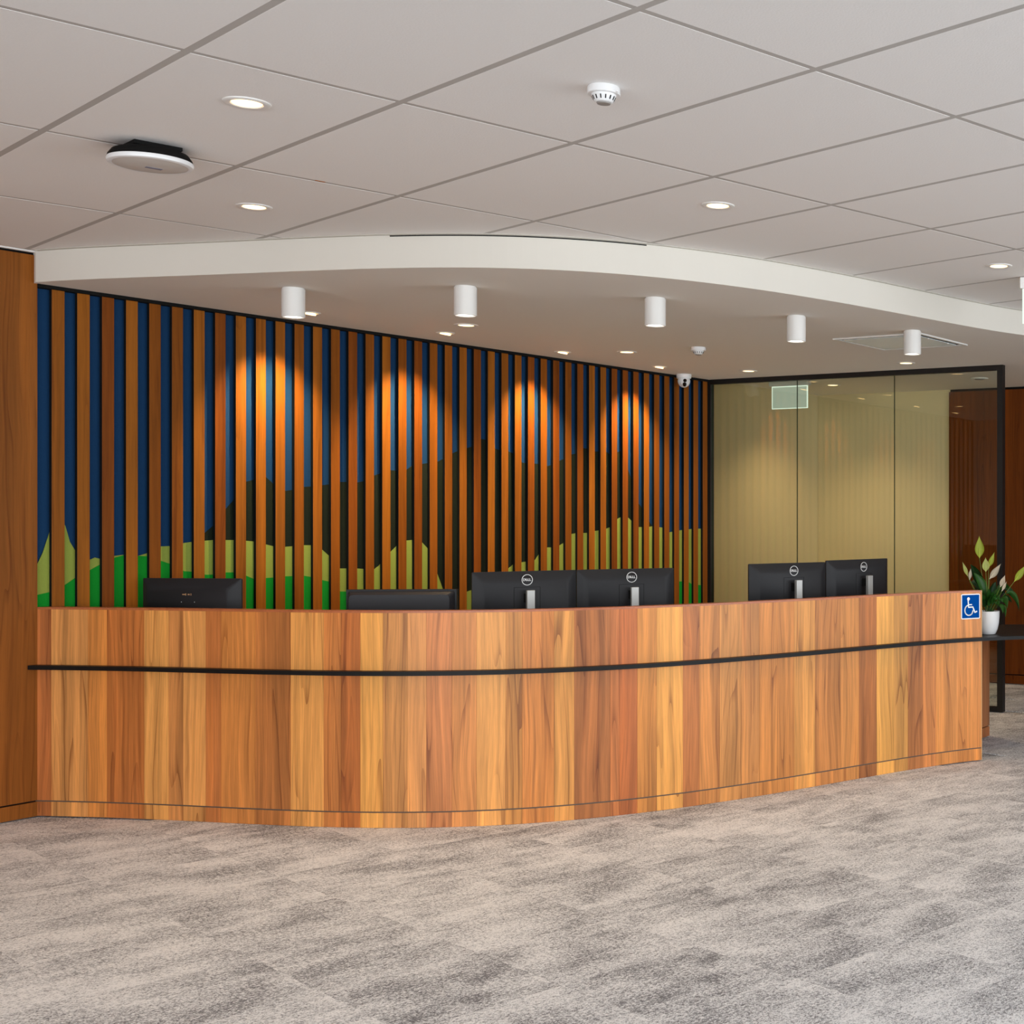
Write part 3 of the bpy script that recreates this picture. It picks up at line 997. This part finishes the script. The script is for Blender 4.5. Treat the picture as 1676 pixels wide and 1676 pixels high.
for q, (x, y, lab) in enumerate(CY):
    o = cy if q == 0 else copy_tree(cy)
    o.location = (x, y, Z_SOF)
    o['label'] = lab
    o['group'] = 'cylinder spotlights over the counter'
    spot('cylinder_lamp', (x, y, Z_SOF - H_ - 0.01), (x, y, 0), 12, 70, 0.8, (1.0, 0.86, 0.7), radius=0.03)

# ------------------------------------------------------------------ smoke detectors
def smoke(x, y, z, sc, lab, rz=0.0):
    o = empty('smoke_detector', lab, 'smoke detector', (x, y, z), rz)
    lathe('mounting_base', [(0.0, 0.0), (0.044 * sc, 0.0), (0.047 * sc, -0.004 * sc), (0.048 * sc, -0.021 * sc), (0.046 * sc, -0.023 * sc), (0.0, -0.023 * sc)], M_WHITEPLASTIC, o)
    lathe('sensor_chamber', [(0.036 * sc, -0.0225 * sc), (0.034 * sc, -0.028 * sc), (0.027 * sc, -0.043 * sc), (0.022 * sc, -0.046 * sc), (0.0, -0.046 * sc)], M_WHITEPLASTIC, o)
    lathe('grey_cap', [(0.0, -0.0462 * sc), (0.021 * sc, -0.0462 * sc), (0.019 * sc, -0.050 * sc), (0.0, -0.051 * sc)], M_GREYPLASTIC, o)
    for k_ in range(14):
        a = 2 * PI * (k_ + 0.5) / 14
        M = Matrix.Rotation(a, 4, 'Z') @ Matrix.Translation((0.0312 * sc, 0, -0.0345 * sc)) @ Matrix.Rotation(math.radians(-65 + 90 - 0), 4, 'Y')
        box('vent_slot', (0, 0, 0), (0.0024 * sc, 0.0030 * sc, 0.012 * sc), M_BLACKMATT, o, M)
    box('indicator_tab', (0.051 * sc, 0.0, -0.020 * sc), (0.010 * sc, 0.007 * sc, 0.004 * sc), M_WHITEPLASTIC, o, Matrix.Rotation(-0.5, 4, 'Z'))
    return o


smoke(-1.142, 4.045, Z_CEIL, 1.0, 'large white smoke detector with slotted cone on the tiled ceiling')
smoke(-1.929, 9.040, Z_SOF, 1.02, 'small white smoke detector on the soffit, up right of the dome camera')

# ------------------------------------------------------------------ wireless access point
ap = empty('wireless_access_point', 'round white disc with black back bracket hanging from the tiled ceiling at left', 'access point', (-2.88, 4.70, Z_CEIL), TH)
box('bracket', (0, 0, -0.007), (0.15, 0.15, 0.014), M_BLACKMATT, ap, bevel=0.003)
lathe('back_shell', [(0.0, -0.0141), (0.096, -0.0141), (0.114, -0.022), (0.125, -0.038), (0.1275, -0.048), (0.0, -0.048)], M_BLACKMATT, ap, seg=56)
lathe('rim', [(0.120, -0.0482), (0.128, -0.0482), (0.1295, -0.054), (0.127, -0.062), (0.118, -0.065), (0.112, -0.064)], M_WHITEPLASTIC, ap, seg=56)
lathe('front_cover', [(0.113, -0.0635), (0.085, -0.068), (0.04, -0.0705), (0.0, -0.071), (0.0, -0.060), (0.113, -0.060)], plain('cover_grey', (205, 200, 194), 0.4), ap, seg=56)
box('label_strip', (0.01, 0.0, -0.0715), (0.05, 0.018, 0.0012), plain('printed_mark', (120, 120, 135), 0.5), ap)
box('status_port', (0.03, -0.108, -0.034), (0.012, 0.006, 0.005), M_WHITEPLASTIC, ap, Matrix.Rotation(0.2, 4, 'Z'))

# ------------------------------------------------------------------ dome camera
dc = empty('dome_camera', 'white turret dome security camera with two black lenses above the end of the slat wall', 'camera', (-2.408, 10.755, Z_SOF), 0.12)
lathe('mounting_ring', [(0.0, 0.0), (0.056, 0.0), (0.058, -0.006), (0.057, -0.024), (0.054, -0.032), (0.0, -0.032)], M_WHITEPLASTIC, dc)
bm = bmesh.new()
bmesh.ops.create_uvsphere(bm, u_segments=28, v_segments=18, radius=0.048, matrix=Matrix.Translation((0, 0, -0.052)) @ Matrix.Diagonal((1, 1, 1.08, 1)))
bm_obj('turret_ball', bm, M_WHITEPLASTIC, dc, smooth=True)
bm = bmesh.new()
bmesh.ops.create_cone(bm, cap_ends=True, segments=28, radius1=0.033, radius2=0.030, depth=0.012, matrix=Matrix.Translation((0.012, -0.043, -0.066)) @ Matrix.Rotation(math.radians(78), 4, 'X'))
bm_obj('faceplate', bm, M_WHITEPLASTIC, dc)
for dx, dz_, rr in ((0.013, -0.0535, 0.0145), (0.0105, -0.083, 0.016)):
    bm = bmesh.new()
    bmesh.ops.create_cone(bm, cap_ends=True, segments=20, radius1=rr, radius2=rr * 0.9, depth=0.014, matrix=Matrix.Translation((dx, -0.0485 + (dz_ + 0.066) * 0.22, dz_)) @ Matrix.Rotation(math.radians(78), 4, 'X'))
    bm_obj('lens', bm, M_SCREEN, dc)

# ------------------------------------------------------------------ ceiling hatch and round vent
ha = math.atan2(0.572, 0.279)
hc = V2(-0.572, 8.742)
hatch = empty('ceiling_access_hatch', 'square pale access hatch with thin white frame set in the soffit', 'hatch', (hc.x, hc.y, Z_SOF), ha)
hs = 0.63
for a in range(4):
    M = Matrix.Rotation(a * PI / 2, 4, 'Z')
    box('frame_edge', (0, hs / 2 - 0.012, -0.004), (hs - (0.0 if a % 2 else 0.048), 0.024, 0.008), M_WHITE, hatch, M)
box('shadow_gap', (0, 0, -0.0008), (hs - 0.05, hs - 0.05, 0.0015), M_BLACKMATT, hatch)
box('door_panel', (0.01, 0.012, -0.0045), (hs - 0.11, hs - 0.10, 0.005), M_HATCHPANEL, hatch, bevel=0.001)
for yy in (-0.12, 0.14):
    lathe('catch', [(0.0, -0.009), (0.007, -0.009), (0.008, -0.003), (0.0, -0.003)], M_WHITE, hatch, loc=(-0.0 + yy * 1.0, -hs / 2 + 0.055, -0.0045), seg=16)

vent = empty('round_ceiling_vent', 'small round grey ceiling vent seen through the right glass pane', 'vent', (-0.094, 11.05, Z_SOF))
lathe('flange', [(0.045, -0.002), (0.050, -0.008), (0.066, -0.009), (0.072, -0.004), (0.073, 0.0), (0.045, 0.0)], M_SOFFIT, vent)
lathe('valve_disc', [(0.0, -0.014), (0.034, -0.013), (0.040, -0.008), (0.0, -0.006)], M_GREYPLASTIC, vent)

# ------------------------------------------------------------------ hanging exit sign blades
def blade_sign(loc, rz, lab, wid=0.33):
    o = empty('hanging_sign', lab, 'sign', loc, rz)
    box('housing', (0, 0, -0.030), (wid + 0.045, 0.050, 0.060), M_WHITE, o, bevel=0.004)
    box('acrylic_blade', (0, 0, -0.150), (wid, 0.008, 0.176), M_ACRYLIC, o)
    e = 0.005
    box('lit_edge', (0, -0.001, -0.0635), (wid + 2 * e, 0.011, 0.006), M_EDGEGLOW, o)
    box('lit_edge', (0, -0.001, -0.2405), (wid + 2 * e, 0.011, 0.005), M_EDGEGLOW, o)
    for s in (-1, 1):
        box('lit_edge', (s * (wid / 2 + e / 2), -0.001, -0.152), (e, 0.011, 0.171), M_EDGEGLOW, o)
    return o


blade_sign((-1.625, 11.08, Z_SOF - 0.0005), math.radians(-25.05), 'blank pale hanging sign blade behind the left glass pane joint')
blade_sign((0.335, 7.29, Z_CEIL - 0.0005), math.radians(8), 'white hanging sign blade cut off by the right edge of the photo')

# ------------------------------------------------------------------ monitors
def text_mesh(s, size):
    cu = bpy.data.curves.new('t', 'FONT'); cu.body = s; cu.size = size
    cu.align_x = 'CENTER'; cu.align_y = 'CENTER'; cu.extrude = 0.0006; cu.offset = size * 0.03
    o = bpy.data.objects.new('t', cu); COL.objects.link(o)
    bpy.context.view_layer.update()
    me = bpy.data.meshes.new_from_object(o.evaluated_get(bpy.context.evaluated_depsgraph_get()))
    bpy.data.objects.remove(o); bpy.data.curves.remove(cu)
    return me


def make_logo_mesh():
    bm = bmesh.new()
    for ch, x, rot in (('D', -0.0155, 0), ('E', -0.0045, 32), ('L', 0.0065, 0), ('L', 0.0155, 0)):
        me = text_mesh(ch, 0.0175)
        t = bmesh.new(); t.from_mesh(me)
        M = Matrix.Translation((x, 0, 0)) @ Matrix.Rotation(math.radians(rot), 4, 'Z')
        bmesh.ops.transform(t, matrix=M, verts=t.verts)
        t.to_mesh(me); t.free(); bm.from_mesh(me); bpy.data.meshes.remove(me)
    bmesh.ops.rotate(bm, cent=(0, 0, 0), matrix=Matrix.Rotation(PI / 2, 3, 'X'), verts=bm.verts)
    me = bpy.data.meshes.new('logo_text'); bm.to_mesh(me); bm.free()
    me.materials.append(M_LOGO)
    return me


LOGO = make_logo_mesh()


def casing_mesh(w, h, t, bulge, inset):
    """thin screen casing: back (local -y) bulges outwards"""
    bm = bmesh.new()
    o = rrect(w, h, 0.006, 3)
    i1 = rrect(w - inset * 2, h - inset * 2, 0.012, 3)
    i2 = rrect(w - inset * 5, h - inset * 5, 0.02, 3)
    rings = [[(x, 0.004, z) for x, z in o], [(x, -t * 0.4, z) for x, z in o], [(x, -t * 0.75 - bulge * 0.35, z) for x, z in i1], [(x, -t - bulge, z) for x, z in i2]]
    rv = [[bm.verts.new(p) for p in r_] for r_ in rings]
    n = len(o)
    for a, b in zip(rv[:-1], rv[1:]):
        for k_ in range(n):
            bm.faces.new((a[k_], a[(k_ + 1) % n], b[(k_ + 1) % n], b[k_]))
    bm.faces.new(rv[0]); bm.faces.new(rv[-1])
    return bm


def monitor(pl, pr, top, lab, kind='slim', post_dx=0.0, drop=0.12):
    pl, pr = V2(*pl), V2(*pr)
    c = (pl + pr) / 2; d = pr - pl; w = d.length; a = math.atan2(d.y, d.x)
    h = 0.325
    base_z = 0.725
    o = empty('computer_monitor', lab, 'monitor', (c.x, c.y, base_z), a, 'monitors on the reception desk')
    cz = top - h / 2 - base_z
    if kind == 'bezel':
        cs = bm_obj('casing', casing_mesh(w, h, 0.020, 0.045, 0.010), M_DARKPLASTIC2, o)
        bm = bmesh.new()
        # raised outer frame
        for (x, z, sx, sz) in ((0, h / 2 - 0.006, w, 0.012), (0, -h / 2 + 0.006, w, 0.012), (-w / 2 + 0.006, 0, 0.012, h - 0.024), (w / 2 - 0.006, 0, 0.012, h - 0.024)):
            bm_box(bm, (x, -0.012, z), (sx, 0.030, sz))
        fr = bm_obj('outer_frame', bm, M_DARKPLASTIC, o)
        fr.location = (0, 0, cz)
    else:
        cs = bm_obj('casing', casing_mesh(w - 0.004, h, 0.014, 0.022, 0.020), M_DARKPLASTIC, o, smooth=True)
        try:
            cs.data.set_sharp_from_angle(angle=math.radians(50))
        except Exception:
            pass
    cs.location = (0, 0, cz)
    box('screen', (0, 0.0055, cz), (w - 0.02, 0.002, h - 0.02), M_SCREEN, o)
    yb = -0.036
    if kind == 'slim':
        lz = cz + h / 2 - 0.044
        M = Matrix.Translation((post_dx, yb - 0.0012, lz)) @ Matrix.Rotation(PI / 2, 4, 'X')
        lathe('logo_ring', [(0.0255, -0.001), (0.0285, -0.001), (0.0285, 0.001), (0.0255, 0.001), (0.0255, -0.001)], M_LOGO, o, M=M, smooth=False, seg=36)
        lt = bpy.data.objects.new('logo_text', LOGO); COL.objects.link(lt); lt.parent = o
        lt.location = (post_dx, yb - 0.001, lz)
        # recessed square for the stand mount
        q = 0.135
        bm = bmesh.new()
        zc = cz + h / 2 - 0.082 - q / 2
        for (x, z, sx, sz) in ((0, q / 2, q, 0.0012), (0, -q / 2, q, 0.0012), (-q / 2, 0, 0.0012, q), (q / 2, 0, 0.0012, q)):
            bm_box(bm, (x + post_dx, yb - 0.0005, zc + z), (sx, 0.001, sz))
        bm_obj('mount_outline', bm, M_BLACKMATT, o)
        ptop = cz + h / 2 - 0.096
        box('stand_arm', (post_dx, yb - 0.018, ptop - 0.040), (0.035, 0.035, 0.045), M_BLACKMATT, o)
        box('stand_post', (post_dx + 0.002, yb - 0.045, (ptop + 0.012) / 2), (0.040, 0.022, ptop - 0.012), M_SILVER, o, bevel=0.002)
        box('stand_base', (post_dx, -0.03, 0.006), (0.24, 0.18, 0.012), M_SILVER, o, bevel=0.003)
    else:
        box('stand_post', (0, yb - 0.005 - (0.03 if kind == 'bezel' else 0), (cz) / 2), (0.06, 0.03, cz), M_DARKPLASTIC, o, bevel=0.003)
        box('stand_base', (0, -0.03, 0.006), (0.22, 0.17, 0.012), M_DARKPLASTIC, o, bevel=0.003)
        if kind == 'plain':
            for dx in (-0.035, 0.035):
                lathe('screw', [(0.0, 0.0012), (0.002, 0.001), (0.002, 0.0), (0.0, 0.0)], M_LOGO, o, loc=(dx, yb - 0.0002, cz + h / 2 - 0.118), seg=10, M=Matrix.Rotation(PI / 2, 4, 'X'))
            bm = bmesh.new()
            for dx, sx, sz in ((-0.020, 0.020, 0.006), (-0.012, 0.006, 0.010), (0.004, 0.010, 0.007), (0.016, 0.004, 0.010)):
                bm_box(bm, (dx, yb - 0.0005, cz + h / 2 - 0.080), (sx, 0.001, sz))
            bm_obj('worn_badge', bm, M_BRASS, o)
    return o


monitor((-4.294, 6.95), (-3.765, 6.90), 1.123, 'leftmost black monitor with a worn badge, in front of the first slats', 'plain')
monitor((-3.257, 6.95), (-2.719, 7.00), 1.065, 'lowest black monitor, its back with a thick stepped rim, beside the worn badge one', 'bezel')
monitor((-2.630, 6.94), (-2.200, 7.27), 1.152, 'left one of the two joined black monitors at the middle of the counter', 'slim', 0.0)
monitor((-2.199, 7.272), (-1.749, 7.56), 1.152, 'right one of the two joined black monitors at the middle of the counter', 'slim', 0.02)
monitor((-1.364, 7.70), (-0.974, 8.05), 1.168, 'left one of the two black monitors in front of the glass partition', 'slim', 0.02)
monitor((-0.973, 8.055), (-0.645, 8.50), 1.176, 'right one of the two black monitors in front of the glass partition', 'slim', 0.02)

# ------------------------------------------------------------------ potted peace lily
PZ = 0.725
plant = empty('potted_peace_lily', 'white pot of peace lily with lime and cream flowers on the black table at right', 'plant', (-0.018, 8.285, PZ), 0.0)
PR, PH = 0.069, 0.140
lathe('pot', [(0.0, 0.0), (0.040, 0.0), (0.046, 0.004), (0.058, 0.03), (0.066, 0.065), (0.0695, 0.11), (0.070, PH), (0.066, PH), (0.065, 0.11), (0.0, 0.105)], M_POT, plant)
lathe('soil', [(0.0, 0.122), (0.0648, 0.120), (0.0648, 0.1055), (0.0, 0.1055)], M_SOIL, plant)


def loc_px(u, v, y=0.0):
    return Vector(((u - 1617) / 271.0, y, PH + (1003 - v) / 271.0))


def tube_bm(bm, pts, r0, r1, seg=6):
    rings = []
    for i, p in enumerate(pts):
        a = pts[max(0, i - 1)]; b = pts[min(len(pts) - 1, i + 1)]
        d = (b - a).normalized()
        x = d.orthogonal().normalized(); y = d.cross(x)
        r_ = r0 + (r1 - r0) * i / (len(pts) - 1)
        rings.append([bm.verts.new(p + x * r_ * math.cos(2 * PI * k_ / seg) + y * r_ * math.sin(2 * PI * k_ / seg)) for k_ in range(seg)])
    for a, b in zip(rings[:-1], rings[1:]):
        for k_ in range(seg):
            bm.faces.new((a[k_], a[(k_ + 1) % seg], b[(k_ + 1) % seg], b[k_]))
    bm.faces.new(rings[0]); bm.faces.new(rings[-1])


def bez(p0, p1, p2, n=10):
    return [p0 * (1 - t) ** 2 + p1 * 2 * t * (1 - t) + p2 * t * t for t in [k_ / n for k_ in range(n + 1)]]


def blade(name, path, width, mat, parent, side=None, cup=0.25, peak=0.4, power=1.0):
    """leaf blade: width profile along path, folded along the midrib"""
    n = len(path) - 1
    bm = bmesh.new()
    rows = []
    for i, p in enumerate(path):
        t = i / n
        w_ = width * 0.5 * (math.sin(PI * t ** (math.log(0.5) / math.log(peak))) ** power)
        a = path[max(0, i - 1)]; b = path[min(n, i + 1)]
        d = (b - a).normalized()
        sd = side if side is not None else Vector((1, 0, 0))
        x = (sd - d * sd.dot(d)).normalized()
        nrm = x.cross(d)
        if w_ < 1e-5:
            rows.append([bm.verts.new(p)])
        else:
            rows.append([bm.verts.new(p - x * w_ + nrm * w_ * cup), bm.verts.new(p - x * w_ * 0.5 + nrm * w_ * cup * 0.3), bm.verts.new(p),
                         bm.verts.new(p + x * w_ * 0.5 + nrm * w_ * cup * 0.3), bm.verts.new(p + x * w_ + nrm * w_ * cup)])
    for a, b in zip(rows[:-1], rows[1:]):
        if len(a) == 1 and len(b) == 5:
            for k_ in range(4):
                bm.faces.new((a[0], b[k_ + 1], b[k_]))
        elif len(b) == 1 and len(a) == 5:
            for k_ in range(4):
                bm.faces.new((a[k_], a[k_ + 1], b[0]))
        elif len(a) == 5 and len(b) == 5:
            for k_ in range(4):
                bm.faces.new((a[k_], a[k_ + 1], b[k_ + 1], b[k_]))
    r_ = bmesh.ops.solidify(bm, geom=bm.faces[:], thickness=0.0008)
    return bm_obj(name, bm, mat, parent, smooth=True)


# leaves: (tip u, tip v, bulge towards, width, depth)
LEAVES = [((1588, 927), (1606, 955), 0.050, 0.03, 1), ((1593, 940), (1612, 968), 0.046, -0.02, 0),
          ((1668, 996), (1650, 968), 0.034, -0.05, 0), ((1663, 984), (1642, 962), 0.040, 0.05, 1),
          ((1648, 998), (1640, 976), 0.036, -0.08, 0), ((1641, 1006), (1637, 986), 0.024, -0.10, 0),
          ((1652, 968), (1636, 962), 0.042, 0.02, 0), ((1630, 956), (1622, 975), 0.038, 0.06, 1),
          ((1612, 958), (1614, 980), 0.036, 0.05, 1), ((1603, 965), (1610, 985), 0.036, 0.0, 0),
          ((1600, 985), (1606, 978), 0.034, 0.02, 1), ((1626, 970), (1620, 985), 0.034, -0.05, 0),
          ((1636, 985), (1628, 978), 0.036, -0.06, 0), ((1618, 966), (1617, 985), 0.036, -0.03, 0),
          ((1595, 972), (1604, 966), 0.034, 0.07, 1), ((1645, 978), (1632, 972), 0.034, 0.08, 1),
          ((1634, 994), (1630, 984), 0.030, -0.07, 0), ((1608, 975), (1612, 988), 0.034, -0.05, 0),
          ((1656, 990), (1640, 978), 0.030, 0.0, 1), ((1622, 978), (1618, 990), 0.03, -0.07, 0), ((1645, 1012), (1641, 990), 0.022, -0.09, 0), ((1610, 984), (1612, 992), 0.03, -0.07, 1), ((1668, 1004), (1654, 970), 0.026, -0.02, 1), ((1630, 972), (1624, 986), 0.03, -0.08, 0), ((1640, 968), (1630, 975), 0.034, 0.0, 0), ((1586, 958), (1600, 960), 0.034, 0.06, 1)]
for q, (tip, mid, wd_, dy, mi) in enumerate(LEAVES):
    root = Vector((random.uniform(-0.02, 0.02), random.uniform(-0.02, 0.02), 0.118))
    m1 = loc_px(*mid, y=dy * 0.5); t1 = loc_px(*tip, y=dy)
    full = bez(root, m1 * 1.0 + (m1 - (root + t1) / 2) * 0.6, t1, 16)
    leaf = blade('leaf', full[6:], wd_ * 1.3, [M_LEAF, M_LEAF2][mi], plant, side=Vector((0.8, 0.5 * (1 if q % 2 else -1), 0.25)).normalized(), cup=0.3, peak=0.42)
    bm = bmesh.new()
    tube_bm(bm, full[:8], 0.0022, 0.0014, 5)
    bm_obj('leaf_stalk', bm, M_LEAF2, leaf)
FL = [((1602.9, 916.5), (1602.5, 879.7), 0.050, M_SPATHE_G, 0.0), ((1613.3, 938.4), (1612.9, 915.1), 0.040, M_SPATHE_Y, -0.03),
      ((1618.0, 931.6), (1627.6, 906.5), 0.027, M_SPATHE_G, 0.0), ((1619.4, 950.2), (1638.3, 925.1), 0.034, M_SPATHE_W, -0.03),
      ((1636.9, 963.1), (1644.8, 943.8), 0.028, M_SPATHE_W, -0.04), ((1639.4, 969.5), (1647.3, 953.8), 0.016, M_SPATHE_W, -0.06),
      ((1583.6, 945.9), (1575.0, 922.3), 0.020, M_SPATHE_Y, 0.0), ((1586.8, 951.6), (1588.9, 933.0), 0.020, M_SPATHE_W, -0.01),
      ((1660.0, 954.8), (1680.0, 927.0), 0.036, M_SPATHE_G, 0.0)]
for q, (b_, t_, wd_, mt, dy) in enumerate(FL):
    pb, pt = loc_px(*b_, y=dy), loc_px(*t_, y=dy)
    root = Vector((random.uniform(-0.015, 0.015), 0.0, 0.118))
    ctrl = Vector(((root.x + pb.x) / 2 + (pb.x - root.x) * 0.05, dy * 0.5, pb.z * 0.6 + 0.03))
    bm = bmesh.new()
    tube_bm(bm, bez(root, ctrl, pb, 10), 0.0022, 0.0014, 6)
    stem = bm_obj('flower_stem', bm, M_STEM, plant)
    mid = (pb + pt) / 2 + Vector((0, -0.006, 0))
    blade('spathe', bez(pb, mid, pt, 14), wd_ * 1.15, mt, stem, side=Vector((1, 0.15, 0)), cup=0.35, peak=0.40, power=1.45)
    dd = (pt - pb)
    bm = bmesh.new()
    tube_bm(bm, [pb + Vector((0, -0.004, 0)), pb + dd * 0.25 + Vector((0, -0.008, 0)), pb + dd * 0.45 + Vector((0, -0.008, 0))], 0.0028, 0.0015, 6)
    bm_obj('spadix', bm, mt, stem)
